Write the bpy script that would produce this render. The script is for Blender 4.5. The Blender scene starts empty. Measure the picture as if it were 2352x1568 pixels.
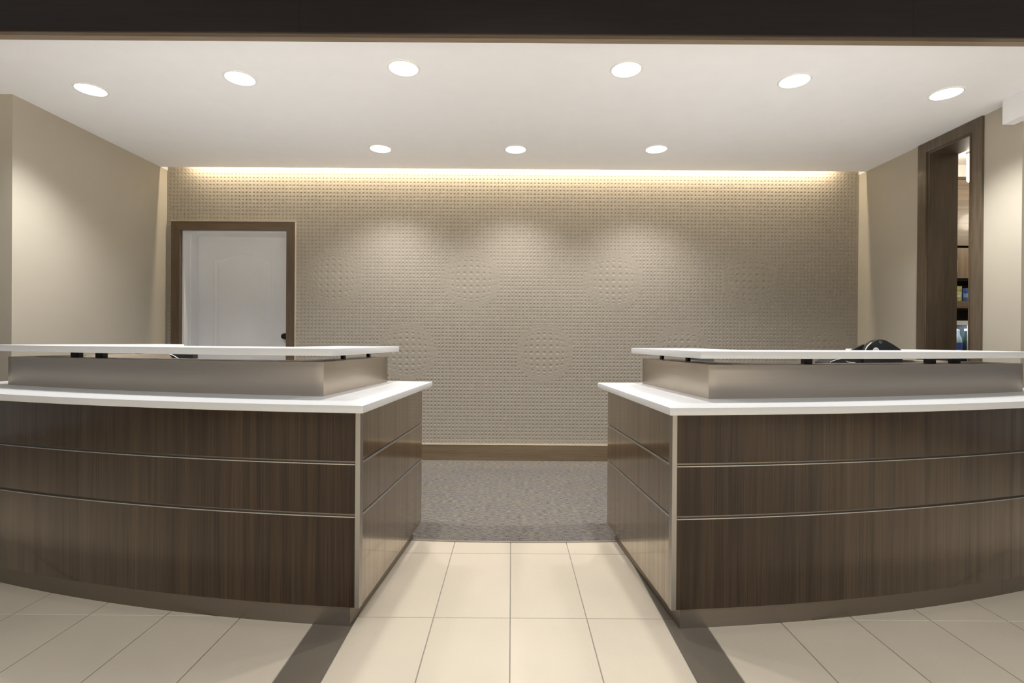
import bpy, bmesh, math, random
import numpy as np
from mathutils import Matrix, Vector, Euler

random.seed(4)
SC = bpy.context.scene
COL = SC.collection

# ------------------------------------------------------------------ camera, world, lights, exposure
H = 1.106                                   # eye height
cam_data = bpy.data.cameras.new('camera')
cam_data.sensor_width = 36.0
cam_data.lens = 18.0
cam_data.clip_start = 0.05
cam_data.clip_end = 100
cam = bpy.data.objects.new('camera', cam_data)
COL.objects.link(cam)
cam.matrix_world = (Matrix.Translation((0, 0, H)) @ Matrix.Rotation(math.radians(90 - 0.146), 4, 'X')
                    @ Matrix.Rotation(0.0068, 4, 'Z'))
SC.camera = cam

world = bpy.data.worlds.new('world')
SC.world = world
world.use_nodes = True
WORLD_STRENGTH = 0.14
world.node_tree.nodes['Background'].inputs[0].default_value = (0.97, 0.985, 1.0, 1)
world.node_tree.nodes['Background'].inputs[1].default_value = WORLD_STRENGTH

SC.view_settings.view_transform = 'Standard'
SC.view_settings.look = 'None'
SC.view_settings.gamma = 1.0
SC.view_settings.use_curve_mapping = False
SC.view_settings.exposure = 0.25

SPOT_W = 78.0
SPOT_BACK_W = 62.0
COVE_W = 33.0
LOBBY_W = 170.0
WARM = (1.0, 0.985, 0.972)


def area_light(name, loc, rot, sx, sy, power, color, spread=math.pi):
    d = bpy.data.lights.new(name, 'AREA')
    d.shape = 'RECTANGLE'
    d.size, d.size_y = sx, sy
    d.energy = power
    d.color = color
    d.spread = spread
    o = bpy.data.objects.new(name, d)
    COL.objects.link(o)
    o.location = loc
    o.rotation_euler = rot
    return o


# ceiling lights of the lobby in front of the alcove (they hang behind the camera, over the lobby floor)
for lx, side in ((-2.4, 0.7), (0.0, 0.85), (3.0, 1.15)):
    for ly, lw, sp in ((0.2, 0.10, 150), (-2.0, 1.0, 115), (-4.6, 0.7, 115)):
        area_light('lobby_ceiling_light', (lx, ly, 3.3), (0, 0, 0), 1.2, 0.6, LOBBY_W * lw * side, (0.99, 0.985, 0.98), math.radians(sp))

CEIL = 2.637
SLOT_Y = 4.592
WALL_Y = 4.70
WX = 3.164
# warm strip light lying in the cove slot above the patterned wall
area_light('cove_light', (0.0, 4.600, 2.75), (0, 0, 0), 5.86, 0.008, COVE_W, (1.0, 0.85, 0.62))


# ------------------------------------------------------------------ helpers
def tag(o, label=None, cat=None, group=None, kind=None):
    if label:
        o['label'] = label
    if cat:
        o['category'] = cat
    if group:
        o['group'] = group
    if kind:
        o['kind'] = kind
    return o


def empty(name, loc=(0, 0, 0), label=None, cat=None, group=None, kind=None):
    o = bpy.data.objects.new(name, None)
    COL.objects.link(o)
    o.location = loc
    o.empty_display_size = 0.1
    return tag(o, label, cat, group, kind)


def link(name, me, mat=None, parent=None, loc=None):
    o = bpy.data.objects.new(name, me)
    COL.objects.link(o)
    if mat is not None and len(me.materials) == 0:
        me.materials.append(mat)
    if parent is not None:
        o.parent = parent
        # meshes are written in world coordinates: undo the parent's place
        pl = Vector((0, 0, 0))
        p = parent
        while p is not None:
            pl += p.location
            p = p.parent
        o.location = -pl if loc is None else Vector(loc) - pl
    elif loc is not None:
        o.location = loc
    return o


def finish(bm, name, mat, parent=None, smooth=None, bevel=0.0, segs=2, loc=None):
    bmesh.ops.recalc_face_normals(bm, faces=bm.faces[:])
    if bevel > 0:
        es = [e for e in bm.edges if len(e.link_faces) == 2 and e.calc_face_angle(0) > math.radians(32)]
        bmesh.ops.bevel(bm, geom=es, offset=bevel, segments=segs, affect='EDGES', profile=0.5, clamp_overlap=True)
    if smooth is not None:
        lim = math.radians(smooth)
        for f in bm.faces:
            f.smooth = True
        for e in bm.edges:
            if len(e.link_faces) == 2 and e.calc_face_angle(0) > lim:
                e.smooth = False
    me = bpy.data.meshes.new(name)
    bm.to_mesh(me)
    bm.free()
    return link(name, me, mat, parent, loc)


def add_box(bm, x0, x1, y0, y1, z0, z1):
    v = [bm.verts.new(p) for p in ((x0, y0, z0), (x1, y0, z0), (x1, y1, z0), (x0, y1, z0),
                                   (x0, y0, z1), (x1, y0, z1), (x1, y1, z1), (x0, y1, z1))]
    for f in ((0, 3, 2, 1), (4, 5, 6, 7), (0, 1, 5, 4), (1, 2, 6, 5), (2, 3, 7, 6), (3, 0, 4, 7)):
        bm.faces.new([v[i] for i in f])


def box(name, x0, x1, y0, y1, z0, z1, mat, parent=None, bevel=0.0, loc=None):
    bm = bmesh.new()
    add_box(bm, x0, x1, y0, y1, z0, z1)
    return finish(bm, name, mat, parent, bevel=bevel, loc=loc)


def prism_bm(pts, z0, z1, axis='Z'):
    """Extrude a closed 2-D outline. axis Z: pts are (x, y); axis Y: pts are (x, z) and z0, z1 are y."""
    bm = bmesh.new()
    if axis == 'Z':
        lo = [bm.verts.new((p[0], p[1], z0)) for p in pts]
        hi = [bm.verts.new((p[0], p[1], z1)) for p in pts]
    else:
        lo = [bm.verts.new((p[0], z0, p[1])) for p in pts]
        hi = [bm.verts.new((p[0], z1, p[1])) for p in pts]
    n = len(pts)
    bm.faces.new(lo[::-1])
    bm.faces.new(hi)
    for i in range(n):
        j = (i + 1) % n
        bm.faces.new((lo[i], lo[j], hi[j], hi[i]))
    return bm


def add_disc_tube(bm, c, axis, r, h, n=32, r2=None):
    """Closed cylinder (or cone frustum) from c along axis."""
    a = Vector(axis).normalized()
    u = a.orthogonal().normalized()
    w = a.cross(u)
    r2 = r if r2 is None else r2
    c = Vector(c)
    lo = [bm.verts.new(c + (u * math.cos(t) + w * math.sin(t)) * r) for t in (2 * math.pi * i / n for i in range(n))]
    hi = [bm.verts.new(c + a * h + (u * math.cos(t) + w * math.sin(t)) * r2) for t in (2 * math.pi * i / n for i in range(n))]
    bm.faces.new(lo[::-1])
    bm.faces.new(hi)
    for i in range(n):
        j = (i + 1) % n
        bm.faces.new((lo[i], lo[j], hi[j], hi[i]))


def lathe_bm(profile, c=(0, 0, 0), n=28):
    bm = bmesh.new()
    rings = []
    for r, z in profile:
        if r < 1e-6:
            rings.append([bm.verts.new((c[0], c[1], c[2] + z))])
        else:
            rings.append([bm.verts.new((c[0] + r * math.cos(2 * math.pi * i / n), c[1] + r * math.sin(2 * math.pi * i / n), c[2] + z)) for i in range(n)])
    for a, b in zip(rings, rings[1:]):
        for i in range(n):
            j = (i + 1) % n
            if len(a) == 1 and len(b) == 1:
                continue
            if len(a) == 1:
                bm.faces.new((a[0], b[j], b[i]))
            elif len(b) == 1:
                bm.faces.new((a[i], a[j], b[0]))
            else:
                bm.faces.new((a[i], a[j], b[j], b[i]))
    return bm


def tube_bm(path, r, n=8):
    bm = bmesh.new()
    path = [Vector(p) for p in path]
    rings = []
    for i, p in enumerate(path):
        t = (path[min(i + 1, len(path) - 1)] - path[max(i - 1, 0)]).normalized()
        u = t.cross(Vector((0, 1, 0.01))).normalized()
        w = t.cross(u)
        rings.append([bm.verts.new(p + (u * math.cos(2 * math.pi * k / n) + w * math.sin(2 * math.pi * k / n)) * r) for k in range(n)])
    for a, b in zip(rings, rings[1:]):
        for k in range(n):
            bm.faces.new((a[k], a[(k + 1) % n], b[(k + 1) % n], b[k]))
    bm.faces.new(rings[0])
    bm.faces.new(rings[-1][::-1])
    return bm


# ------------------------------------------------------------------ materials
def new_mat(name):
    m = bpy.data.materials.new(name)
    m.use_nodes = True
    nt = m.node_tree
    b = nt.nodes['Principled BSDF']
    return m, nt, b


def principled(name, color, rough=0.5, metal=0.0, spec=0.5, coat=0.0, var=0.0, scale=(8, 8, 8), bump=0.0, detail=4.0, coat_rough=0.1):
    """Plain surface with a little procedural colour variation and fine relief."""
    m, nt, b = new_mat(name)
    b.inputs['Base Color'].default_value = (*color, 1)
    b.inputs['Roughness'].default_value = rough
    b.inputs['Metallic'].default_value = metal
    b.inputs['Specular IOR Level'].default_value = spec
    b.inputs['Coat Weight'].default_value = coat
    b.inputs['Coat Roughness'].default_value = coat_rough
    tc = nt.nodes.new('ShaderNodeTexCoord')
    mp = nt.nodes.new('ShaderNodeMapping')
    mp.inputs['Scale'].default_value = scale
    nz = nt.nodes.new('ShaderNodeTexNoise')
    nz.inputs['Scale'].default_value = 1.0
    nz.inputs['Detail'].default_value = detail
    nt.links.new(tc.outputs['Object'], mp.inputs[0])
    nt.links.new(mp.outputs[0], nz.inputs['Vector'])
    rp = nt.nodes.new('ShaderNodeValToRGB')
    rp.color_ramp.elements[0].position = 0.3
    rp.color_ramp.elements[1].position = 0.7
    lo = [max(0, c * (1 - var)) for c in color]
    hi = [min(1, c * (1 + var)) for c in color]
    rp.color_ramp.elements[0].color = (*lo, 1)
    rp.color_ramp.elements[1].color = (*hi, 1)
    nt.links.new(nz.outputs['Fac'], rp.inputs[0])
    nt.links.new(rp.outputs[0], b.inputs['Base Color'])
    if bump > 0:
        bp = nt.nodes.new('ShaderNodeBump')
        bp.inputs['Strength'].default_value = 1.0
        bp.inputs['Distance'].default_value = bump
        nt.links.new(nz.outputs['Fac'], bp.inputs['Height'])
        nt.links.new(bp.outputs[0], b.inputs['Normal'])
    return m


def emission(name, color, strength):
    m, nt, b = new_mat(name)
    b.inputs['Base Color'].default_value = (0.8, 0.8, 0.8, 1)
    b.inputs['Emission Color'].default_value = (*color, 1)
    b.inputs['Emission Strength'].default_value = strength
    return m


def wood(name, dark, light, scale=(70, 70, 1.2), rough=0.3, coat=0.3, coat_rough=0.08, spec=0.5):
    """Straight-grained laminate: coarse bands and fine streaks, both stretched along one axis."""
    m, nt, b = new_mat(name)
    tc = nt.nodes.new('ShaderNodeTexCoord')

    def noise(sc, det):
        mp = nt.nodes.new('ShaderNodeMapping')
        mp.inputs['Scale'].default_value = sc
        nz = nt.nodes.new('ShaderNodeTexNoise')
        nz.inputs['Scale'].default_value = 1
        nz.inputs['Detail'].default_value = det
        nt.links.new(tc.outputs['Object'], mp.inputs[0])
        nt.links.new(mp.outputs[0], nz.inputs['Vector'])
        return nz
    n1 = noise([s * 0.28 for s in scale], 2.0)
    n2 = noise([s * 2.2 for s in scale], 4.0)
    mx = nt.nodes.new('ShaderNodeMix')
    mx.data_type = 'FLOAT'
    mx.inputs[0].default_value = 0.55
    nt.links.new(n1.outputs['Fac'], mx.inputs[2])
    nt.links.new(n2.outputs['Fac'], mx.inputs[3])
    rp = nt.nodes.new('ShaderNodeValToRGB')
    rp.color_ramp.elements[0].position = 0.36
    rp.color_ramp.elements[1].position = 0.66
    rp.color_ramp.elements[0].color = (*dark, 1)
    rp.color_ramp.elements[1].color = (*light, 1)
    nt.links.new(mx.outputs[0], rp.inputs[0])
    nt.links.new(rp.outputs[0], b.inputs['Base Color'])
    b.inputs['Roughness'].default_value = rough
    b.inputs['Specular IOR Level'].default_value = spec
    b.inputs['Coat Weight'].default_value = coat
    b.inputs['Coat Roughness'].default_value = coat_rough
    return m


M = {}
M['ceiling'] = principled('white ceiling paint', (0.90, 0.91, 0.935), 0.8, var=0.01)
M['wall'] = principled('beige wall paint', (0.485, 0.442, 0.362), 0.75, var=0.015, scale=(3, 3, 3))
M['paper'] = principled('taupe embossed wallcovering', (0.325, 0.286, 0.230), 0.55, var=0.03, scale=(30, 30, 30))
M['base'] = wood('baseboard wood', (0.135, 0.095, 0.055), (0.19, 0.14, 0.082), scale=(2, 20, 40), rough=0.4, coat=0.1)
M['walnut'] = wood('dark walnut laminate', (0.019, 0.0100, 0.0043), (0.056, 0.0325, 0.0158), scale=(105, 105, 1.3), coat=0.0, rough=0.32, spec=0.22)


def satin_film(m, power=2.6, gain=1.15, rough=0.10):
    """Satin laminate film: hardly any gloss seen face on, a strong one at a grazing angle."""
    nt = m.node_tree
    lw = nt.nodes.new('ShaderNodeLayerWeight')
    lw.inputs['Blend'].default_value = 0.5
    pw = nt.nodes.new('ShaderNodeMath')
    pw.operation = 'POWER'
    pw.inputs[1].default_value = power
    ml = nt.nodes.new('ShaderNodeMath')
    ml.operation = 'MULTIPLY'
    ml.inputs[1].default_value = gain
    gl = nt.nodes.new('ShaderNodeBsdfGlossy')
    gl.inputs['Roughness'].default_value = rough
    gl.inputs['Color'].default_value = (0.98, 0.90, 0.80, 1)
    mix = nt.nodes.new('ShaderNodeMixShader')
    nt.links.new(lw.outputs['Facing'], pw.inputs[0])
    nt.links.new(pw.outputs[0], ml.inputs[0])
    # the pores of the grain break the film up
    mr = nt.nodes.new('ShaderNodeMapRange')
    mr.inputs['From Min'].default_value = 0.36
    mr.inputs['From Max'].default_value = 0.64
    mr.inputs['To Min'].default_value = 0.72
    mr.inputs['To Max'].default_value = 1.0
    grain = next(n for n in nt.nodes if n.type == 'MIX')
    nt.links.new(grain.outputs[0], mr.inputs['Value'])
    m2 = nt.nodes.new('ShaderNodeMath')
    m2.operation = 'MULTIPLY'
    nt.links.new(ml.outputs[0], m2.inputs[0])
    nt.links.new(mr.outputs[0], m2.inputs[1])
    nt.links.new(m2.outputs[0], mix.inputs[0])
    nt.links.new(nt.nodes['Principled BSDF'].outputs[0], mix.inputs[1])
    nt.links.new(gl.outputs[0], mix.inputs[2])
    nt.links.new(mix.outputs[0], nt.nodes['Material Output'].inputs['Surface'])


satin_film(M['walnut'])
M['espresso'] = wood('espresso header wood', (0.0135, 0.0085, 0.007), (0.023, 0.0155, 0.0125), scale=(1.5, 20, 40), rough=0.32, coat=0.2, coat_rough=0.2)
M['lip'] = wood('header lip wood', (0.17, 0.125, 0.085), (0.26, 0.20, 0.14), scale=(1.5, 20, 40), rough=0.4, coat=0.1)
M['lip_dark'] = wood('header reveal wood', (0.075, 0.05, 0.032), (0.11, 0.078, 0.05), scale=(1.5, 20, 40), rough=0.4, coat=0.1)
M['frame'] = wood('brown door frame wood', (0.085, 0.056, 0.032), (0.14, 0.095, 0.056), scale=(30, 30, 2), rough=0.4, coat=0.15)
M['frame_head'] = wood('brown door head wood', (0.085, 0.056, 0.032), (0.14, 0.095, 0.056), scale=(2, 30, 30), rough=0.4, coat=0.15)
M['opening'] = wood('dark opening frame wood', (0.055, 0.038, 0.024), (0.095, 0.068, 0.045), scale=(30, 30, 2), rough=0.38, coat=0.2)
M['opening_face'] = wood('opening face wood', (0.085, 0.063, 0.042), (0.15, 0.115, 0.078), scale=(30, 30, 2), rough=0.38, coat=0.2)
M['post'] = principled('satin corner post metal', (0.36, 0.335, 0.30), 0.42, metal=0.9, var=0.02)
M['quartz'] = principled('white quartz', (0.735, 0.735, 0.73), 0.28, var=0.012, scale=(120, 120, 120))
M['brushed'] = principled('brushed champagne metal', (0.60, 0.53, 0.45), 0.36, metal=1.0, var=0.02, scale=(3, 3, 260), bump=0.00003)
M['plinth'] = principled('brushed plinth metal', (0.27, 0.232, 0.19), 0.36, metal=1.0, var=0.02, scale=(3, 3, 260), bump=0.00003)
for key in ('brushed', 'plinth'):
    nt_ = M[key].node_tree
    tg = nt_.nodes.new('ShaderNodeTangent')
    tg.direction_type = 'RADIAL'
    tg.axis = 'Z'
    nt_.nodes['Principled BSDF'].inputs['Anisotropic'].default_value = 0.75
    nt_.nodes['Principled BSDF'].inputs['Anisotropic Rotation'].default_value = 0.25
    nt_.links.new(tg.outputs[0], nt_.nodes['Principled BSDF'].inputs['Tangent'])
M['alu'] = principled('satin aluminium', (0.50, 0.475, 0.43), 0.4, metal=0.9, var=0.02)
M['gold_edge'] = principled('pale brass edge strip', (0.80, 0.70, 0.55), 0.35, metal=0.6, var=0.02)
M['grout'] = principled('grey grout', (0.28, 0.255, 0.22), 0.9, var=0.05)
M['white_paint'] = principled('white door paint', (0.83, 0.83, 0.835), 0.45, var=0.01)
M['black'] = principled('black plastic', (0.012, 0.012, 0.012), 0.4, var=0.1)
M['black_matt'] = principled('matt black metal', (0.014, 0.013, 0.011), 0.5, var=0.1)
M['bronze'] = principled('dark bronze', (0.02, 0.017, 0.014), 0.35, metal=0.6, var=0.05)
M['grey_plastic'] = principled('dark grey plastic', (0.10, 0.098, 0.09), 0.5, var=0.05)
M['lens'] = emission('lamp lens', (1.0, 0.985, 0.95), 6.0)
M['ring'] = principled('white trim ring', (0.86, 0.86, 0.85), 0.5, var=0.01)


def tile_mat(name, base, var):
    m, nt, b = new_mat(name)
    tc = nt.nodes.new('ShaderNodeTexCoord')
    oi = nt.nodes.new('ShaderNodeObjectInfo')
    ad = nt.nodes.new('ShaderNodeVectorMath')
    ad.operation = 'ADD'
    ml = nt.nodes.new('ShaderNodeMath')
    ml.operation = 'MULTIPLY'
    ml.inputs[1].default_value = 40.0
    nt.links.new(oi.outputs['Random'], ml.inputs[0])
    nt.links.new(tc.outputs['Object'], ad.inputs[0])
    nt.links.new(ml.outputs[0], ad.inputs[1])
    n1 = nt.nodes.new('ShaderNodeTexNoise')
    n1.inputs['Scale'].default_value = 3.0
    n1.inputs['Detail'].default_value = 5
    n2 = nt.nodes.new('ShaderNodeTexNoise')
    n2.inputs['Scale'].default_value = 140
    n2.inputs['Detail'].default_value = 3
    nt.links.new(ad.outputs[0], n1.inputs['Vector'])
    nt.links.new(ad.outputs[0], n2.inputs['Vector'])
    mx = nt.nodes.new('ShaderNodeMix')
    mx.data_type = 'FLOAT'
    mx.inputs[0].default_value = 0.35
    nt.links.new(n1.outputs['Fac'], mx.inputs[2])
    nt.links.new(n2.outputs['Fac'], mx.inputs[3])
    rp = nt.nodes.new('ShaderNodeValToRGB')
    rp.color_ramp.elements[0].position = 0.3
    rp.color_ramp.elements[1].position = 0.7
    rp.color_ramp.elements[0].color = (*[c * (1 - var) for c in base], 1)
    rp.color_ramp.elements[1].color = (*[c * (1 + var) for c in base], 1)
    nt.links.new(mx.outputs[0], rp.inputs[0])
    nt.links.new(rp.outputs[0], b.inputs['Base Color'])
    b.inputs['Roughness'].default_value = 0.42
    return m


M['tile'] = tile_mat('beige porcelain tile', (0.525, 0.455, 0.355), 0.06)
M['tile_dark'] = tile_mat('dark taupe porcelain tile', (0.135, 0.112, 0.085), 0.10)


def carpet_mat():
    m, nt, b = new_mat('grey woven carpet')
    tc = nt.nodes.new('ShaderNodeTexCoord')

    def noise(sc, det):
        mp = nt.nodes.new('ShaderNodeMapping')
        mp.inputs['Scale'].default_value = sc
        nz = nt.nodes.new('ShaderNodeTexNoise')
        nz.inputs['Scale'].default_value = 1
        nz.inputs['Detail'].default_value = det
        nt.links.new(tc.outputs['Object'], mp.inputs[0])
        nt.links.new(mp.outputs[0], nz.inputs['Vector'])
        return nz
    a = noise((30, 105, 1), 3.0)
    c = noise((150, 210, 1), 2.0)
    d = noise((4, 7, 1), 3.0)
    mx = nt.nodes.new('ShaderNodeMix')
    mx.data_type = 'FLOAT'
    mx.inputs[0].default_value = 0.45
    nt.links.new(a.outputs['Fac'], mx.inputs[2])
    nt.links.new(c.outputs['Fac'], mx.inputs[3])
    rp = nt.nodes.new('ShaderNodeValToRGB')
    rp.color_ramp.elements[0].position = 0.33
    rp.color_ramp.elements[1].position = 0.68
    rp.color_ramp.elements[0].color = (0.040, 0.035, 0.032, 1)
    rp.color_ramp.elements[1].color = (0.245, 0.222, 0.192, 1)
    nt.links.new(mx.outputs[0], rp.inputs[0])
    rp2 = nt.nodes.new('ShaderNodeValToRGB')
    rp2.color_ramp.elements[0].position = 0.35
    rp2.color_ramp.elements[1].position = 0.65
    rp2.color_ramp.elements[0].color = (0.93, 0.93, 0.98, 1)
    rp2.color_ramp.elements[1].color = (1.0, 0.98, 0.93, 1)
    nt.links.new(d.outputs['Fac'], rp2.inputs[0])
    mu = nt.nodes.new('ShaderNodeMix')
    mu.data_type = 'RGBA'
    mu.blend_type = 'MULTIPLY'
    mu.inputs[0].default_value = 1.0
    nt.links.new(rp.outputs[0], mu.inputs[6])
    nt.links.new(rp2.outputs[0], mu.inputs[7])
    nt.links.new(mu.outputs[2], b.inputs['Base Color'])
    b.inputs['Roughness'].default_value = 0.95
    b.inputs['Specular IOR Level'].default_value = 0.1
    bp = nt.nodes.new('ShaderNodeBump')
    bp.inputs['Distance'].default_value = 0.003
    nt.links.new(mx.outputs[0], bp.inputs['Height'])
    nt.links.new(bp.outputs[0], b.inputs['Normal'])
    return m


M['carpet'] = carpet_mat()

# ------------------------------------------------------------------ the arc that the counters follow
CX, CY = 0.019, 9.55


def P(s, R, a):
    return (CX + s * R * math.sin(a), CY - R * math.cos(a))


def arc(s, R, a0, a1, n):
    return [P(s, R, a0 + (a1 - a0) * i / n) for i in range(n + 1)]


def arc_slab(s, R0, R1, a0, a1, n=48):
    """Outline of a ring sector between radii R0 (back) and R1 (front)."""
    return arc(s, R1, a0, a1, n) + arc(s, R0, a1, a0, n)


# ------------------------------------------------------------------ floor
floor = box('floor', -7, 7, -6.5, 5.6, -0.12, -0.004, M['grout'])
tag(floor, 'tiled lobby floor slab with thin grey grout joints', kind='structure')
TW, TL, G = 0.305, 0.615, 0.0035
tile_mesh = {}


def tile(x0, x1, y0, y1, mat):
    w, l = round(x1 - x0, 4), round(y1 - y0, 4)
    key = (w, l, mat.name)
    if key not in tile_mesh:
        bm = bmesh.new()
        add_box(bm, G / 2, w - G / 2, G / 2, l - G / 2, -0.006, 0)
        top = [e for e in bm.edges if all(v.co.z > -1e-6 for v in e.verts)]
        bmesh.ops.bevel(bm, geom=top, offset=0.0012, segments=1, affect='EDGES')
        bmesh.ops.recalc_face_normals(bm, faces=bm.faces[:])
        me = bpy.data.meshes.new('tile')
        bm.to_mesh(me)
        bm.free()
        me.materials.append(mat)
        tile_mesh[key] = me
    o = bpy.data.objects.new('tile', tile_mesh[key])
    COL.objects.link(o)
    o.parent = floor
    o.location = (x0, y0, 0)


rows = [2.037 + TL * k for k in range(-7, 2)]
for y0 in rows:
    for k in range(-2, 2):
        tile(k * TW, (k + 1) * TW, y0, y0 + TL, M['tile'])
    for sgn in (-1, 1):
        a, b_ = sorted((sgn * 0.610, sgn * 0.764))
        tile(a, b_, y0, y0 + TL, M['tile_dark'])
        for k in range(10):
            a, b_ = sorted((sgn * (0.764 + k * TW), sgn * (0.764 + (k + 1) * TW)))
            tile(a, b_, y0, y0 + TL, M['tile'])
# floor of the lobby beyond the tiles that the picture shows
for nm, (x0, x1, y0, y1) in {'floor_outer': (-6.9, 6.9, -6.4, 2.037 - 7 * TL - 0.002)}.items():
    o = box('floor_lobby', x0, x1, y0, y1, -0.004, 0, M['tile'])
    tag(o, 'beige lobby floor further out', kind='structure')
for sgn in (-1, 1):
    a, b_ = sorted((sgn * (0.764 + 10 * TW + 0.002), sgn * 6.9))
    o = box('floor_lobby', a, b_, 2.037 - 7 * TL, 3.15, -0.004, 0, M['tile'])
    tag(o, 'beige lobby floor further out', kind='structure')

# carpet behind the counters, its front edge on the same arc
cp = [P(-1, 6.753, a) for a in [0.47 - 0.47 * i / 40 for i in range(41)]] + [P(1, 6.753, 0.47 * i / 40) for i in range(1, 41)]
cp = [p for p in cp if abs(p[0]) < WX - 0.003]
cp += [(WX - 0.003, WALL_Y - 0.02), (-WX + 0.003, WALL_Y - 0.02)]
carpet = finish(prism_bm(cp, 0.0005, 0.006), 'carpet', M['carpet'])
tag(carpet, 'grey woven carpet behind the counters', kind='structure')
strip = arc(-1, 6.757, 0.09, 0, 24) + arc(1, 6.757, 0, 0.09, 24)[1:]
strip += arc(1, 6.751, 0.09, 0, 24) + arc(-1, 6.751, 0, 0.09, 24)[1:]
tag(finish(prism_bm(strip, 0.0, 0.0065), 'trim_2', M['alu']), 'thin pale strip where tile meets carpet', kind='structure')

# ------------------------------------------------------------------ walls and ceiling
DX0, DX1, DTOP = -3.033, -2.062, 2.091            # door opening in the back wall
wall_back = empty('wall_back', (0, WALL_Y, 0), kind='structure', label='back wall with taupe embossed dot covering')
bm = bmesh.new()
add_box(bm, -WX - 0.2, DX0, WALL_Y, WALL_Y + 0.2, 0, 3.0)
add_box(bm, DX1, WX + 0.2, WALL_Y, WALL_Y + 0.2, 0, 3.0)
add_box(bm, DX0, DX1, WALL_Y, WALL_Y + 0.2, DTOP, 3.0)
finish(bm, 'wall_core', M['wall'], wall_back)

# embossed wall covering: a relief of small ring dimples, swelling lens-like in two staggered rows of discs
PITCH = 0.0334
step = PITCH / 6
x0w, x1w, z0w, z1w = -WX + 0.001, WX - 0.001, 0.15, 2.90
nx, nz = int((x1w - x0w) / step), int((z1w - z0w) / step)
gx = np.linspace(x0w, x1w, nx)
gz = np.linspace(z0w, z1w, nz)
X, Z = np.meshgrid(gx, gz)
U, V = X.copy(), Z.copy()
dome = np.zeros_like(X)
amp = np.ones_like(X)
RB = 0.265
centres = [(x, 1.655) for x in (-2.905, -1.637, -0.378, 0.925, 2.178)] + [(x, 0.992) for x in (-2.22, -0.963, 0.296, 1.555, 2.866)]
for (cx, cz) in centres:
    dx, dz = X - cx, Z - cz
    r = np.sqrt(dx * dx + dz * dz)
    ins = r < RB
    q = np.clip(r / RB, 0, 1)
    f = np.where(ins, 0.55 + 0.45 * q ** 6, 1.0)
    amp = np.where(ins, 0.62 * (1 - np.clip((q - 0.72) / 0.2, 0, 1)) + 0.10, amp)
    # snap to the nearest dot of the grid so that the magnified dots sit on the disc's middle
    sx, sz = round(cx / PITCH) * PITCH, round(cz / PITCH) * PITCH
    U = np.where(ins, sx + dx * f + (cx - sx) * q ** 6, U)
    V = np.where(ins, sz + dz * f + (cz - sz) * q ** 6, V)
    th = np.arctan2(dz, dx)
    rr = r / RB
    crk = 0.55 + 0.45 * np.cos(38 * th + 5 * np.sin(3 * th + cx * 9))
    for rad, wd, am in ((0.85, 0.022, 0.0011), (0.925, 0.020, 0.0013), (0.99, 0.020, 0.0014), (1.055, 0.022, 0.0007)):
        dome += am * crk * np.exp(-((rr - rad) / wd) ** 2)
    dome += np.where(ins, 0.002 * (1 - q * q), 0)
fu = U / PITCH - np.round(U / PITCH)
fv = V / PITCH - np.round(V / PITCH)
rho = np.sqrt(fu * fu + fv * fv)
hgt = amp * (0.0012 * np.exp(-((rho - 0.33) / 0.10) ** 2) - 0.0058 * np.exp(-(rho / 0.19) ** 2)) + dome
co = np.empty((nz * nx, 3), dtype=np.float32)
co[:, 0] = X.ravel()
co[:, 1] = (WALL_Y - 0.012 - hgt).ravel()
co[:, 2] = Z.ravel()
ii = (np.arange(nz - 1)[:, None] * nx + np.arange(nx - 1)[None, :]).ravel()
mx_, mz_ = co[ii, 0], co[ii, 2]
keep = ~((mx_ > DX0 - 0.03) & (mx_ < DX1 + 0.03) & (mz_ < DTOP + 0.03))
ii = ii[keep]
quads = np.stack([ii, ii + 1, ii + nx + 1, ii + nx], axis=1).astype(np.int32)
me = bpy.data.meshes.new('wall_covering')
me.vertices.add(len(co))
me.vertices.foreach_set('co', co.ravel())
me.loops.add(quads.size)
me.loops.foreach_set('vertex_index', quads.ravel())
me.polygons.add(len(quads))
me.polygons.foreach_set('loop_start', np.arange(0, quads.size, 4, dtype=np.int32))
me.polygons.foreach_set('use_smooth', np.ones(len(quads), dtype=bool))
me.update(calc_edges=True)
link('wall_covering', me, M['paper'], wall_back)

# side walls of the alcove
LY, RY = 3.237, 3.185
OY0, OY1, OZ = 3.53, 3.90, 2.557                   # opening in the right wall
wl = box('wall_left', -WX - 0.2, -WX, LY, WALL_Y + 0.2, 0, 3.0, M['wall'])
tag(wl, 'beige left side wall of the alcove', kind='structure')
wlf = box('wall_left_front', -7, -WX - 0.2, LY, LY + 0.2, 0, 3.0, M['wall'])
tag(wlf, 'beige wall turning away left of the alcove', kind='structure')
bm = bmesh.new()
add_box(bm, WX, WX + 0.2, RY, OY0, 0, 3.0)
add_box(bm, WX, WX + 0.2, OY1, WALL_Y + 0.2, 0, 3.0)
add_box(bm, WX, WX + 0.2, OY0, OY1, OZ, 3.0)
tag(finish(bm, 'wall_right', M['wall']), 'beige right side wall with tall opening', kind='structure')
tag(box('wall_right_front', WX + 0.2, 7, RY, RY + 0.2, 0, 3.0, M['wall']), 'beige wall turning away right of the alcove', kind='structure')

ceiling = empty('ceiling', (0, 3.5, CEIL), kind='structure', label='smooth white alcove ceiling')
bm = bmesh.new()
add_box(bm, -7, 7, 2.507, LY, CEIL, 2.93)
add_box(bm, -WX, WX, LY, SLOT_Y, CEIL, 2.93)
add_box(bm, -WX - 0.2, WX + 0.2, SLOT_Y - 0.05, WALL_Y + 0.2, 2.93, 3.0)
finish(bm, 'ceiling_board', M['ceiling'], ceiling)
for sgn in (-1, 1):
    a, b_ = sorted((sgn * (WX - 0.004), sgn * WX))
    box('cove_end', a, b_, SLOT_Y, WALL_Y - 0.012, CEIL, 2.93, M['ceiling'], ceiling)

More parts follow.
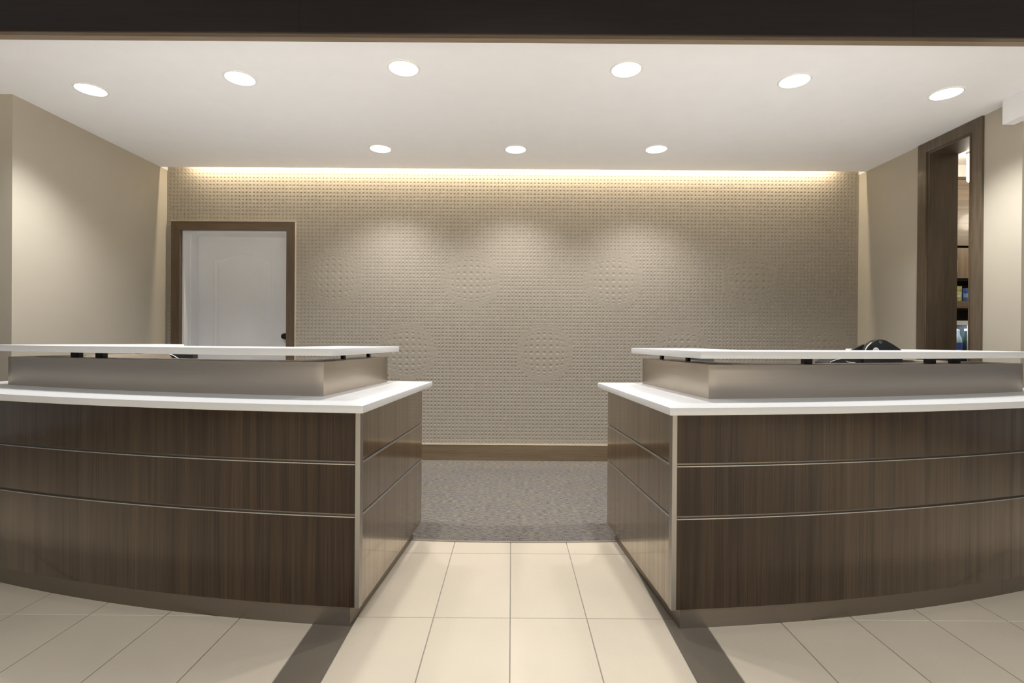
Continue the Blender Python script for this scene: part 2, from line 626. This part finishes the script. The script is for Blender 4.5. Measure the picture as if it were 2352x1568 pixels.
# dropped soffit in front of the right wall
bm = prism_bm([(3.087, 2.509), (6.9, 2.509), (6.9, RY), (WX, RY), (WX, 3.238), (3.087, 3.238)], 2.487, CEIL)
tag(finish(bm, 'ceiling_soffit', M['ceiling'], bevel=0.002), 'white dropped soffit box at the right wall', kind='structure')

# dark header over the opening of the alcove, three boards wide with a lighter lip beneath
header = empty('trim_1', (0, 2.44, 2.56), kind='structure', label='dark espresso header board with lighter lip')
for (a, b_) in ((-6.9, -1.02), (-1.02, 1.897), (1.897, 6.9)):
    box('board', a + 0.0003, b_ - 0.0003, 2.436, 2.462, 2.562, 3.3, M['espresso'], header, bevel=0.0004)
box('reveal', -6.9, 6.9, 2.440, 2.466, 2.556, 2.562, M['lip_dark'], header)
box('lip', -6.9, 6.9, 2.463, 2.507, 2.558, 3.0, M['lip'], header)

# skirting
bb = empty('baseboard_back', (0, WALL_Y, 0), kind='structure', label='brown wooden skirting with pale edge')
box('board', DX1 + 0.09, WX - 0.001, WALL_Y - 0.028, WALL_Y, 0.004, 0.148, M['base'], bb, bevel=0.002)
box('edge_strip', DX1 + 0.09, WX - 0.001, WALL_Y - 0.030, WALL_Y, 0.148, 0.153, M['gold_edge'], bb)
box('board', -WX + 0.001, DX0 - 0.09, WALL_Y - 0.028, WALL_Y, 0.004, 0.148, M['base'], bb, bevel=0.002)
for sgn, nm in ((-1, 'baseboard_left'), (1, 'baseboard_right')):
    a, b_ = sorted((sgn * WX, sgn * (WX - 0.014)))
    y0 = LY if sgn < 0 else OY1 + 0.095
    tag(box(nm, a, b_, y0, WALL_Y - 0.03, 0.006, 0.148, M['base'], bevel=0.002), 'brown wooden skirting along the side wall', kind='structure')

# ------------------------------------------------------------------ door in the back wall
door = empty('door_1', ((DX0 + DX1) / 2, WALL_Y, 0), kind='structure', label='white panel door in a brown wooden frame')
FW, FP = 0.079, 0.034
fo = WALL_Y - FP
for (xa, xb) in ((DX0 - FW, DX0), (DX1, DX1 + FW)):
    # stiles mitred at the top
    inner = xb if xb == DX0 else xa
    outer = xa if xb == DX0 else xb
    pts = [(outer, 0.004), (outer, DTOP + FW), (inner, DTOP), (inner, 0.004)]
    finish(prism_bm(pts, fo, WALL_Y + 0.03, 'Y'), 'frame_stile', M['frame'], door, bevel=0.0012)
pts = [(DX0 - FW + 0.0008, DTOP + FW), (DX1 + FW - 0.0008, DTOP + FW), (DX1 + 0.0008, DTOP), (DX0 - 0.0008, DTOP)]
finish(prism_bm(pts, fo, WALL_Y + 0.03, 'Y'), 'frame_head', M['frame_head'], door, bevel=0.0012)
bm = bmesh.new()
add_box(bm, DX1 + FW, DX1 + FW + 0.004, fo - 0.002, WALL_Y, 0.004, DTOP + FW + 0.004)
add_box(bm, DX0 - FW, DX1 + FW, fo - 0.002, WALL_Y, DTOP + FW, DTOP + FW + 0.004)
finish(bm, 'edge_strip', M['gold_edge'], door)
# white jamb lining, stepped by a stop
YD = 4.906
box('jamb', DX0, DX0 + 0.016, WALL_Y + 0.005, YD, 0.004, DTOP, M['white_paint'], door)
box('jamb', DX1 - 0.016, DX1, WALL_Y + 0.005, YD, 0.004, DTOP, M['white_paint'], door)
box('jamb_head', DX0 + 0.016, DX1 - 0.016, WALL_Y + 0.005, YD, DTOP - 0.016, DTOP, M['white_paint'], door)
box('door_stop', DX0 + 0.016, DX0 + 0.028, WALL_Y + 0.09, YD, 0.004, DTOP - 0.016, M['white_paint'], door)
leaf = box('leaf', DX0 - 0.05, DX1 + 0.05, YD, YD + 0.04, 0.004, DTOP + 0.05, M['white_paint'], door)


def arch_outline(xa, xb, z0, zs, za, n=16):
    pts = [(xa, z0), (xb, z0)]
    for i in range(n + 1):
        t = i / n
        x = xb + (xa - xb) * t
        pts.append((x, zs + (za - zs) * (0.5 - 0.5 * math.cos(2 * math.pi * t))))
    return pts


def raised_panel(outline, y, mat, parent):
    """A moulded door panel: a groove-like rim around a slightly raised field."""
    cx = sum(p[0] for p in outline) / len(outline)
    cz = sum(p[1] for p in outline) / len(outline)

    def shrink(d):
        xs = [p[0] for p in outline]
        zs = [p[1] for p in outline]
        kx = 1 - d / ((max(xs) - min(xs)) / 2)
        kz = 1 - d / ((max(zs) - min(zs)) / 2)
        mxx, mzz = (max(xs) + min(xs)) / 2, (max(zs) + min(zs)) / 2
        return [(mxx + (p[0] - mxx) * kx, mzz + (p[1] - mzz) * kz) for p in outline]
    bm = bmesh.new()
    rings = []
    for d, h in ((0, -0.001), (0.008, 0.004), (0.018, 0.004), (0.030, 0.001), (0.06, 0.005)):
        rings.append([bm.verts.new((p[0], y - h, p[1])) for p in shrink(d)])
    n = len(outline)
    for a, b_ in zip(rings, rings[1:]):
        for i in range(n):
            bm.faces.new((a[i], a[(i + 1) % n], b_[(i + 1) % n], b_[i]))
    bm.faces.new(rings[-1])
    return finish(bm, 'door_panel', mat, parent)


raised_panel(arch_outline(-2.862, -2.286, 0.98, 1.862, 1.918), YD, M['white_paint'], leaf)
raised_panel([(-2.862, 0.22), (-2.286, 0.22), (-2.286, 0.80), (-2.862, 0.80)], YD, M['white_paint'], leaf)
bm = lathe_bm([(0, 0), (0.031, 0.0), (0.031, 0.008), (0.012, 0.012), (0.012, 0.03), (0.024, 0.036), (0.028, 0.048), (0.022, 0.06), (0, 0.064)], n=24)
bmesh.ops.rotate(bm, cent=(0, 0, 0), matrix=Matrix.Rotation(math.radians(90), 3, 'X'), verts=bm.verts)
bmesh.ops.translate(bm, vec=(-2.165, YD, 1.128), verts=bm.verts)
finish(bm, 'door_knob', M['bronze'], leaf, smooth=40)
# closing wall behind the leaf
tag(box('wall_corridor', -3.4, -1.7, YD + 0.05, YD + 0.1, 0, 2.4, M['wall']), 'wall closing the passage behind the door', kind='structure')

# ------------------------------------------------------------------ tall opening in the right wall
op = empty('door_2', (WX, (OY0 + OY1) / 2, 0), kind='structure', label='tall dark wood framed opening in the right wall')
XF = WX - 0.016
box('frame_stile', XF, WX, OY0 - 0.088, OY0, 0.004, OZ + 0.078, M['opening_face'], op, bevel=0.0012)
box('frame_stile', XF, WX, OY1, OY1 + 0.088, 0.004, OZ + 0.078, M['opening_face'], op, bevel=0.0012)
box('frame_head', XF, WX, OY0 + 0.0008, OY1 - 0.0008, OZ, OZ + 0.078, M['opening_face'], op, bevel=0.0012)
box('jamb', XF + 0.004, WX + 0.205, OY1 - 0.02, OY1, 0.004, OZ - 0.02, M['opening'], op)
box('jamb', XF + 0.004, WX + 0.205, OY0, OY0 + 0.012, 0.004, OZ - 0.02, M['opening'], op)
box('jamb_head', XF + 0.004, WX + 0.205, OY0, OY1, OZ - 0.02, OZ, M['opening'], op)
box('bead', XF - 0.006, XF, OY1 + 0.001, OY1 + 0.008, 0.004, OZ, M['frame'], op)
box('bead', XF - 0.006, XF, OY0 - 0.008, OY0 - 0.001, 0.004, OZ, M['frame'], op)

# ------------------------------------------------------------------ pantry behind the opening
M['pantry_wall'] = principled('pantry cream paint', (0.74, 0.71, 0.68), 0.7, var=0.01)
PX0, PX1, PY0, PY1 = WX + 0.2, 5.7, RY + 0.2, 4.78
tag(box('ceiling_pantry', PX0, PX1, PY0, PY1, CEIL, 2.75, M['pantry_wall']), 'cream pantry ceiling over the hanging lamp', kind='structure')
tag(box('wall_pantry_back', PX0, PX1, PY1, PY1 + 0.1, 0, 2.75, M['pantry_wall']), 'pale pantry back wall', kind='structure')
tag(box('wall_pantry_right', PX1, PX1 + 0.1, PY0, PY1 + 0.1, 0, 2.75, M['pantry_wall']), 'pale pantry right wall', kind='structure')
tag(box('wall_pantry_bulkhead', PX0, PX1, 4.40, PY1, 2.535, CEIL, M['pantry_wall']), 'pale bulkhead above the pantry cabinet', kind='structure')

M['cab_h'] = wood('greige horizontal laminate', (0.11, 0.082, 0.055), (0.25, 0.19, 0.135), scale=(1.0, 30, 26), rough=0.4, coat=0.1)
M['cab_v'] = wood('greige vertical laminate', (0.17, 0.125, 0.085), (0.31, 0.235, 0.17), scale=(28, 28, 1.2), rough=0.35, coat=0.3)
M['niche'] = principled('black niche lining', (0.006, 0.006, 0.006), 0.6, var=0.1)
KY = 4.40
kx0, kx1 = 3.50, 5.10
cab = empty('pantry_cabinet', ((kx0 + kx1) / 2, KY + 0.18, 0.0), 'tall greige laminate cabinet with open black niches in the pantry', 'cabinet')
box('back_panel', kx0, kx1, KY + 0.345, KY + 0.36, 0.004, 2.53, M['niche'], cab)
for (a, b_) in ((kx0, kx0 + 0.02), (kx1 - 0.02, kx1)):
    box('side_panel', a, b_, KY, KY + 0.345, 0.004, 2.53, M['cab_v'], cab)
box('cornice', kx0, kx1, KY - 0.006, KY + 0.345, 2.512, 2.53, M['lip_dark'], cab)
box('upper_panel', kx0 + 0.02, kx1 - 0.02, KY, KY + 0.345, 1.945, 2.510, M['cab_h'], cab)
for i in range(3):
    xa = kx0 + 0.022 + i * 0.519
    d = box('door', xa, xa + 0.514, KY, KY + 0.02, 1.665, 1.925, M['cab_v'], cab)
    bm = tube_bm([(xa + 0.268, KY - 0.005, 1.71), (xa + 0.268, KY - 0.03, 1.715), (xa + 0.268, KY - 0.03, 1.815), (xa + 0.268, KY - 0.005, 1.82)], 0.006, 10)
    finish(bm, 'handle', M['alu'], d, smooth=50)
box('shelf', kx0 + 0.02, kx1 - 0.02, KY + 0.02, KY + 0.345, 1.645, 1.665, M['niche'], cab)
box('shelf', kx0 + 0.02, kx1 - 0.02, KY, KY + 0.345, 1.408, 1.470, M['cab_h'], cab)
# goods on the open shelf
M['pack_green'] = principled('green and yellow carton', (0.42, 0.44, 0.16), 0.5, var=0.45, scale=(40, 40, 40))
M['pack_white'] = principled('pale green carton', (0.60, 0.66, 0.50), 0.5, var=0.35, scale=(40, 40, 40))
M['pack_blue'] = principled('blue carton', (0.035, 0.10, 0.40), 0.45, var=0.7, scale=(50, 50, 30))
M['pack_sky'] = principled('light blue carton', (0.20, 0.33, 0.60), 0.45, var=0.5, scale=(50, 50, 30))


def carton(x, y, z, w, d, h, mat, flap, label, rz=0.0):
    o = empty('carton', (x, y, z), label, 'carton', 'cartons on the pantry shelf')
    bm = bmesh.new()
    add_box(bm, -w / 2, w / 2, -d / 2, d / 2, 0, h)
    me_o = finish(bm, 'body', mat, o, bevel=0.002, loc=(x, y, z))
    bm = bmesh.new()
    add_box(bm, -w / 2 + 0.004, w / 2 - 0.004, -d / 2 - 0.0012, -d / 2 - 0.0002, h * 0.28, h * 0.62)
    finish(bm, 'printed_band', flap, o, loc=(x, y, z))
    o.rotation_euler = (0, 0, rz)
    return o


def rel(px, Y):
    return (px - 1176) / 1176 * Y


carton(3.856, KY + 0.07, 1.4705, 0.058, 0.09, 0.128, M['pack_green'], M['pack_white'], 'green and yellow carton standing beside the blue ones on the pantry shelf')
carton(3.918, KY + 0.07, 1.4705, 0.058, 0.10, 0.108, M['pack_blue'], M['pack_sky'], 'dark blue carton standing next to the green carton', 0.0)
carton(3.981, KY + 0.07, 1.4705, 0.058, 0.10, 0.115, M['pack_sky'], M['pack_blue'], 'light blue carton at the opening frame side of the pantry shelf', 0.05)

# glass-door drinks fridge under the niches
M['fridge_white'] = principled('white fridge enamel', (0.80, 0.88, 0.94), 0.35, var=0.01)
M['fridge_in'] = principled('fridge lining', (0.05, 0.06, 0.075), 0.5, var=0.05)


def glass_mat(name, color=(1, 1, 1), rough=0.02):
    m, nt, b = new_mat(name)
    b.inputs['Base Color'].default_value = (*color, 1)
    b.inputs['Transmission Weight'].default_value = 1.0
    b.inputs['Roughness'].default_value = rough
    b.inputs['IOR'].default_value = 1.45
    return m


M['glass'] = glass_mat('fridge glass')
M['bottle_clear'] = principled('clear bottle plastic', (0.62, 0.70, 0.74), 0.15, var=0.05)
M['bottle_green'] = principled('dark green bottle', (0.02, 0.055, 0.05), 0.15, var=0.1)
M['label_blue'] = principled('blue paper label', (0.03, 0.12, 0.50), 0.5, var=0.3, scale=(40, 40, 90))
M['cap_white'] = principled('white cap', (0.8, 0.8, 0.8), 0.4, var=0.01)
fx0, fx1, fz0, fz1 = 3.56, 4.08, 0.42, 1.300
fr = empty('drinks_fridge', ((fx0 + fx1) / 2, KY + 0.15, fz0), 'white framed glass door drinks fridge below the pantry shelf', 'fridge')
bm = bmesh.new()
add_box(bm, fx0, fx0 + 0.02, KY + 0.02, KY + 0.34, fz0, fz1)
add_box(bm, fx1 - 0.02, fx1, KY + 0.02, KY + 0.34, fz0, fz1)
add_box(bm, fx0 + 0.02, fx1 - 0.02, KY + 0.02, KY + 0.34, fz1 - 0.02, fz1)
add_box(bm, fx0 + 0.02, fx1 - 0.02, KY + 0.02, KY + 0.34, fz0, fz0 + 0.02)
add_box(bm, fx0 + 0.02, fx1 - 0.02, KY + 0.32, KY + 0.34, fz0 + 0.02, fz1 - 0.02)
finish(bm, 'body', M['fridge_in'], fr)
bm = bmesh.new()
ih = 0.036
add_box(bm, fx0, fx1, KY, KY + 0.018, fz1 - ih, fz1)
add_box(bm, fx0, fx1, KY, KY + 0.018, fz0, fz0 + 0.03)
add_box(bm, fx0, fx0 + 0.03, KY, KY + 0.018, fz0 + 0.03, fz1 - ih)
add_box(bm, 3.925, 3.942, KY, KY + 0.018, fz0 + 0.03, fz1 - ih)
add_box(bm, fx1 - 0.03, fx1, KY, KY + 0.018, fz0 + 0.03, fz1 - ih)
fd = finish(bm, 'door', M['fridge_white'], fr)
for ga, gb in ((fx0 + 0.03, 3.925), (3.942, fx1 - 0.03)):
    box('glass_pane', ga, gb, KY + 0.006, KY + 0.010, fz0 + 0.03, fz1 - ih, M['glass'], fd)
box('shelf', fx0 + 0.021, fx1 - 0.021, KY + 0.05, KY + 0.319, 1.008, 1.014, M['alu'], fr)
box('shelf', fx0 + 0.021, fx1 - 0.021, KY + 0.05, KY + 0.319, 0.72, 0.726, M['alu'], fr)
fl = bpy.data.lights.new('fridge_lamp', 'AREA')
fl.energy, fl.color, fl.size = 1.5, (0.85, 0.95, 1.0), 0.25
flo = bpy.data.objects.new('fridge_lamp', fl)
COL.objects.link(flo)
flo.location = (3.90, KY + 0.16, 1.275)


def bottle(x, y, z, label, mat, lab, k=1.0):
    o = empty('bottle', (x, y, z), label, 'bottle', 'bottles in the pantry fridge')
    prof = [(0, 0), (0.028, 0), (0.031, 0.006), (0.031, 0.10), (0.029, 0.125), (0.014, 0.165), (0.012, 0.19), (0, 0.19)]
    bm = lathe_bm([(r * k, h * k) for r, h in prof], n=20)
    finish(bm, 'body', mat, o, smooth=40, loc=(x, y, z))
    if lab is not None:
        bm = lathe_bm([(0.0312 * k, 0.035 * k), (0.0322 * k, 0.036 * k), (0.0322 * k, 0.094 * k), (0.0312 * k, 0.095 * k)], n=20)
        finish(bm, 'paper_label', lab, o, smooth=40, loc=(x, y, z))
    bm = lathe_bm([(0, 0.19 * k), (0.0135 * k, 0.19 * k), (0.0135 * k, 0.208 * k), (0, 0.208 * k)], n=16)
    finish(bm, 'cap', M['cap_white'], o, smooth=40, loc=(x, y, z))


bottle(3.893, KY + 0.075, 1.0145, 'clear water bottle with blue label behind the fridge glass', M['bottle_clear'], M['label_blue'], 1.02)
bottle(3.952, KY + 0.16, 1.0145, 'clear unlabelled bottle standing between the blue labelled and dark green ones', M['bottle_clear'], None, 1.05)
bottle(3.966, KY + 0.072, 1.0145, 'dark green bottle standing at the frame of the fridge glass', M['bottle_green'], None, 1.05)

# hanging cylinder lamp in the pantry
M['shade_glow'] = emission('glowing lamp shade', (1.0, 0.93, 0.78), 9.0)
lx, ly = 3.690, 4.10
lamp = empty('pendant_lamp', (lx, ly, CEIL), 'glowing white cylinder pendant lamp hanging in the pantry', 'lamp')
bm = lathe_bm([(0, 0), (0.042, 0), (0.048, 0.012), (0.048, 0.20), (0, 0.20)], c=(lx, ly, 2.405), n=28)
finish(bm, 'lamp_shade', M['shade_glow'], lamp, smooth=40)
bm = lathe_bm([(0, 0), (0.05, 0), (0.05, 0.015), (0, 0.015)], c=(lx, ly, CEIL - 0.015), n=24)
finish(bm, 'ceiling_rose', M['ring'], lamp, smooth=40)
bm = bmesh.new()
add_disc_tube(bm, (lx, ly, 2.604), (0, 0, 1), 0.006, 0.02, 10)
finish(bm, 'rod', M['ring'], lamp, smooth=40)
for (px_, py_, pw) in ((4.5, 3.75, 15),):  # added point light with no fixture of its own, brightens the pantry
    pl = bpy.data.lights.new('pantry_fill_light', 'POINT')
    pl.energy, pl.color, pl.shadow_soft_size = pw, (1.0, 0.88, 0.70), 0.08
    po = bpy.data.objects.new('pantry_fill_light', pl)
    COL.objects.link(po)
    po.location = (px_, py_, 2.3)

# ------------------------------------------------------------------ the two reception desks
RP, RPL, RCT = 7.640, 7.607, 7.670                  # front radii: panels, plinth, worktop
A_END, A_OUT = 0.0773, 0.395
ZB = (0.090, 0.4305, 0.4445, 0.6300, 0.6440, 0.8290)
ZC0, ZC1 = 0.830, 0.859
ZR = 1.005
ZT0, ZT1 = 1.034, 1.065


def desk(s, where):
    o = empty('reception_desk', (*P(s, 7.2, 0.236), 0.0),
              f'{where} curved reception desk of dark walnut panels with white tops', 'desk', 'pair of curved reception desks')
    # plinth: on one desk its metal skin is in two lengths
    a_pl = math.asin(0.635 / RPL)
    cuts = [a_pl, A_OUT - 0.005] if s < 0 else [a_pl, 0.286, A_OUT - 0.005]
    for a, b_ in zip(cuts, cuts[1:]):
        finish(prism_bm(arc_slab(s, RPL - 0.015, RPL, a, b_ - 0.00015, 40), 0.0, 0.09), 'plinth', M['plinth'], o, smooth=30)
    finish(prism_bm(arc_slab(s, 6.735, RPL - 0.016, a_pl, a_pl + 0.002, 2), 0.0, 0.09), 'plinth_end', M['plinth'], o)
    # corner post
    post = [P(s, RP + 0.0015, A_END - 0.00015), P(s, RP + 0.0015, A_END + 0.0024), P(s, RP - 0.03, A_END + 0.0024), P(s, RP - 0.03, A_END - 0.00015)]
    finish(prism_bm(post, 0.088, 0.830), 'corner_post', M['post'], o, bevel=0.001)
    # front boards in three tiers, aluminium reveals between them
    seams = [A_END + 0.0025, A_OUT] if s < 0 else [A_END + 0.0025, 0.286, A_OUT]
    for z0, z1 in zip(ZB[::2], ZB[1::2]):
        for a, b_ in zip(seams, seams[1:]):
            finish(prism_bm(arc_slab(s, RP - 0.02, RP, a, b_ - 0.0001, 48), z0, z1), 'front_panel', M['walnut'], o, smooth=30)
        yb = RP - 0.0305
        finish(prism_bm(arc_slab(s, 6.715, yb, A_END, A_END + 0.0026, 2), z0, z1), 'end_panel', M['walnut'], o)
        finish(prism_bm(arc_slab(s, 6.715, RP, A_OUT, A_OUT + 0.0026, 2), z0, z1), 'side_panel', M['walnut'], o)
    for z0, z1 in ((ZB[1], ZB[2]), (ZB[3], ZB[4])):
        # channel: set back, with a lip along its lower edge
        finish(prism_bm(arc_slab(s, RP - 0.018, RP - 0.010, A_END + 0.0025, A_OUT, 48), z0, z1), 'reveal_strip', M['plinth'], o, smooth=30)
        finish(prism_bm(arc_slab(s, RP - 0.010, RP + 0.0012, A_END + 0.0025, A_OUT, 48), z0, z0 + 0.0035), 'reveal_lip', M['alu'], o, smooth=30)
        finish(prism_bm(arc_slab(s, 6.716, RP - 0.031, A_END - 0.00015, A_END + 0.0022, 2), z0 + 0.001, z0 + 0.0100), 'reveal_strip', M['alu'], o)
        finish(prism_bm(arc_slab(s, 6.716, RP - 0.031, A_END + 0.0011, A_END + 0.0024, 2), z0 + 0.0100, z1), 'reveal_back', M['black_matt'], o)
    # worktop
    finish(prism_bm(arc_slab(s, 6.55, RCT, 0.0744, A_OUT + 0.006, 48), ZC0, ZC1), 'worktop', M['quartz'], o, smooth=25, bevel=0.002)
    finish(prism_bm(arc_slab(s, 5.90, 6.548, 0.165, A_OUT - 0.06, 24), 0.71, 0.74), 'bounce_worktop', M['quartz'], o, smooth=25, bevel=0.002)  # unseen white surface behind the desk, added to bounce light up to the ceiling
    # metal riser, a hollow band open at the staff side
    aR0, aR1 = 0.1125, 0.3617
    RR = 7.39
    pts = (arc(s, RR, aR0, aR1, 40) + [P(s, 6.62, aR1), P(s, 6.62, aR1 - 0.022)]
           + arc(s, RR - 0.18, aR1 - 0.020, aR0 + 0.028, 36) + [P(s, 6.61, aR0 + 0.030), P(s, 6.61, aR0)])
    rs = finish(prism_bm(pts, ZC1, ZR), 'riser', M['brushed'], o, smooth=25, bevel=0.0015)
    # black stand-offs that carry the upper top
    spots = [(6.98, 0.127), (6.66, 0.127), (7.29, 0.288), (7.29, 0.312), (6.80, 0.347)]
    if s > 0:
        spots.append((7.29, 0.187))
    for (R, a) in spots:
        c = P(s, R, a)
        hx = 0.008 if a < 0.13 else 0.018
        finish(prism_bm([(c[0] + dx * hx, c[1] + dy * 0.018) for dx, dy in ((-1, -1), (1, -1), (1, 1), (-1, 1))], ZR, ZT0),
               'standoff', M['black_matt'], rs, bevel=0.002)
    # upper top, U-shaped like the riser and overhanging it
    aT0, aT1 = 0.1042, 0.375
    RT, w = 7.44, 0.38
    pts = (arc(s, RT, aT0, aT1, 44) + [P(s, 6.57, aT1), P(s, 6.57, aT1 - 0.040)]
           + arc(s, RT - w, aT1 - 0.020, aT0 + 0.056, 36) + [P(s, 6.57, aT0 + 0.058), P(s, 6.57, aT0)])
    finish(prism_bm(pts, ZT0, ZT1), 'transaction_top', M['quartz'], o, smooth=25, bevel=0.002)
    return o


desk(-1, 'left')
desk(1, 'right')

# ------------------------------------------------------------------ things on the desks
# rounded black machine behind the upper top of the right desk
MY = 3.02
k = MY / 1176


def mp(px, py):
    h = 781 + (px - 1176) * 0.0068
    return (rel(px + (py - 784) * 0.0068, MY), H + (h - py) * k)


mc = empty('desk_machine', (mp(2022, 800)[0], MY + 0.1, ZC1), 'black round-topped desk machine with silver screw and white knob on right desk', 'office machine')
dome_px = [(1988, 806), (1991, 800), (1996, 793), (2003, 787), (2011, 782), (2019, 779.3), (2026, 779.2), (2034, 781), (2044, 786), (2055, 792.5), (2064, 798.5), (2072, 804), (2074, 812)]
pts = [mp(*p) for p in dome_px]
pts += [(pts[-1][0], ZC1 + 0.02), (pts[0][0], ZC1 + 0.02)]
finish(prism_bm(pts, MY, MY + 0.045, 'Y'), 'body', M['black'], mc, smooth=35, bevel=0.003)
wedge = [mp(1965, 806), mp(1978, 799), (mp(1998, 790)[0], mp(1998, 790)[1])]
wedge += [(mp(2000, 800)[0], ZC1 + 0.02), (mp(1966, 806)[0], ZC1 + 0.02)]
finish(prism_bm(wedge, MY + 0.047, MY + 0.065, 'Y'), 'rear_cover', M['black'], mc, bevel=0.002)
rim = [mp(p[0] - 1.2, p[1] - 0.4) for p in dome_px[0:4]]
finish(tube_bm([(x, MY - 0.001, z) for x, z in rim], 0.0036, 8), 'silver_rim', M['alu'], mc, smooth=60)
bm = bmesh.new()
sx, sz = mp(2022, 785.5)
add_disc_tube(bm, (sx, MY + 0.001, sz), (0, -1, 0), 0.0095, 0.005, 6)
finish(bm, 'screw', M['grey_plastic'], mc)
bm = bmesh.new()
sx, sz = mp(2012, 805)
add_disc_tube(bm, (sx, MY + 0.001, sz), (0, -1, 0), 0.019, 0.005, 24, 0.017)
finish(bm, 'knob', M['cap_white'], mc, smooth=40)
xa, xb = mp(1904, 830)[0], mp(2097, 830)[0]
box('base', xa + 0.09, mp(2076, 830)[0], MY + 0.0, MY + 0.10, ZC1, ZC1 + 0.02, M['black'], mc, bevel=0.004)
bm = prism_bm([(mp(1906, 834)[0], ZC1 + 0.02), (mp(1906, 834)[0], 0.985), (mp(1922, 822)[0], 1.012), (mp(1986, 822)[0], 1.012), (mp(1986, 834)[0], ZC1 + 0.02)], MY + 0.02, MY + 0.15, 'Y')
finish(bm, 'tray', M['black'], mc, bevel=0.002)
finish(tube_bm([(mp(a, b_)[0], MY + 0.015, mp(a, b_)[1]) for a, b_ in ((1910, 832), (1916, 829), (1925, 826), (1934, 824))], 0.0022, 8), 'tray_wire', M['alu'], mc, smooth=60)
finish(tube_bm([(mp(a, b_)[0], MY + 0.015, mp(a, b_)[1]) for a, b_ in ((1947, 829), (1952, 831.5), (1960, 832.5), (1968, 833))], 0.0026, 8), 'tray_wire', M['alu'], mc, smooth=60)
box('tray_foot', mp(1906, 830)[0], mp(1986, 830)[0], MY + 0.02, MY + 0.15, ZC1, ZC1 + 0.0199, M['black'], mc)

# small dark terminal on the right desk, seen under the upper top
TY = 3.0


def tp(px):
    return (px - 1176) / 1176 * TY


gm = empty('desk_terminal', (tp(1614), TY + 0.05, ZC1), 'dark grey terminal standing behind the right riser near the aisle', 'terminal')
box('screen_housing', tp(1588), tp(1641), TY, TY + 0.03, 0.93, 1.026, M['grey_plastic'], gm, bevel=0.003)
box('neck', tp(1608), tp(1622), TY + 0.01, TY + 0.025, ZC1 + 0.012, 0.93, M['grey_plastic'], gm)
box('foot', tp(1594), tp(1636), TY - 0.03, TY + 0.07, ZC1, ZC1 + 0.012, M['grey_plastic'], gm, bevel=0.003)
# black terminal on the left desk
bt = empty('desk_terminal', (tp(412), TY + 0.06, ZC1), 'small black slanted terminal with a white cable behind the left riser', 'terminal')
finish(prism_bm([(tp(380), 1.018), (tp(395), 1.030), (tp(438), 1.030), (tp(438), 0.90), (tp(418), 0.90)], TY + 0.02, TY + 0.07, 'Y'), 'housing', M['black'], bt, bevel=0.002)
box('neck', tp(422), tp(434), TY + 0.03, TY + 0.055, ZC1 + 0.012, 0.90, M['black'], bt)
box('foot', tp(404), tp(440), TY + 0.0, TY + 0.09, ZC1, ZC1 + 0.012, M['black'], bt, bevel=0.003)
finish(tube_bm([(tp(384), TY + 0.012, 1.012), (tp(392), TY + 0.012, 1.006), (tp(400), TY + 0.012, 0.996), (tp(410), TY + 0.012, 0.98), (tp(412), TY + 0.012, 0.90)], 0.002, 8), 'cable', M['cap_white'], bt, smooth=60)
# paper slip on the right riser
sl = P(1, 7.27, 0.139)
bm = prism_bm([(sl[0] - 0.035, sl[1] - 0.045), (sl[0] + 0.035, sl[1] - 0.04), (sl[0] + 0.033, sl[1] + 0.05), (sl[0] - 0.037, sl[1] + 0.045)], ZR + 0.0003, ZR + 0.003)
slip = finish(bm, 'paper_slip', M['cap_white'])
tag(slip, 'small white paper slip lying on the right metal riser', 'paper')

# ------------------------------------------------------------------ recessed downlights
spots = [(-2.612, 3.167, 'nearest the left wall in the front arc'), (-1.611, 3.017, 'second from the left wall in the front arc'),
         (-0.622, 2.893, 'left of the middle in the front arc'), (0.634, 2.890, 'right of the middle in the front arc'),
         (1.645, 3.003, 'second from the right wall in the front arc'), (2.651, 3.143, 'nearest the tall opening in the front arc'),
         (-1.067, 4.115, 'left one of the row near the back wall'), (0.019, 4.110, 'middle one of the row near the back wall'),
         (1.140, 4.085, 'right one of the row near the back wall')]
ring_me = lens_me = None
for i, (x, y, lab) in enumerate(spots):
    o = empty('recessed_downlight', (x, y, CEIL), f'round white downlight, {lab}', 'ceiling light', 'recessed ceiling downlights')
    if ring_me is None:
        bm = lathe_bm([(0.080, 0.0), (0.080, -0.005), (0.083, -0.0065), (0.090, -0.004), (0.092, 0.0)], n=48)
        r = finish(bm, 'trim_ring', M['ring'], o, smooth=60, loc=(x, y, CEIL))
        ring_me = r.data
        bm = lathe_bm([(0, 0), (0.080, 0), (0.080, -0.002), (0, -0.003)], n=48)
        l = finish(bm, 'lens', M['lens'], o, smooth=60, loc=(x, y, CEIL))
        lens_me = l.data
    else:
        link('trim_ring', ring_me, None, o, (x, y, CEIL))
        link('lens', lens_me, None, o, (x, y, CEIL))
    sd = bpy.data.lights.new('downlight_lamp', 'SPOT')
    sd.energy = SPOT_BACK_W if i >= 6 else SPOT_W
    sd.color = WARM
    sd.spot_size = math.radians(118)
    sd.spot_blend = 0.85
    sd.shadow_soft_size = 0.05
    so = bpy.data.objects.new('downlight_lamp', sd)
    COL.objects.link(so)
    so.parent = o
    so.location = (0, 0, -0.03)
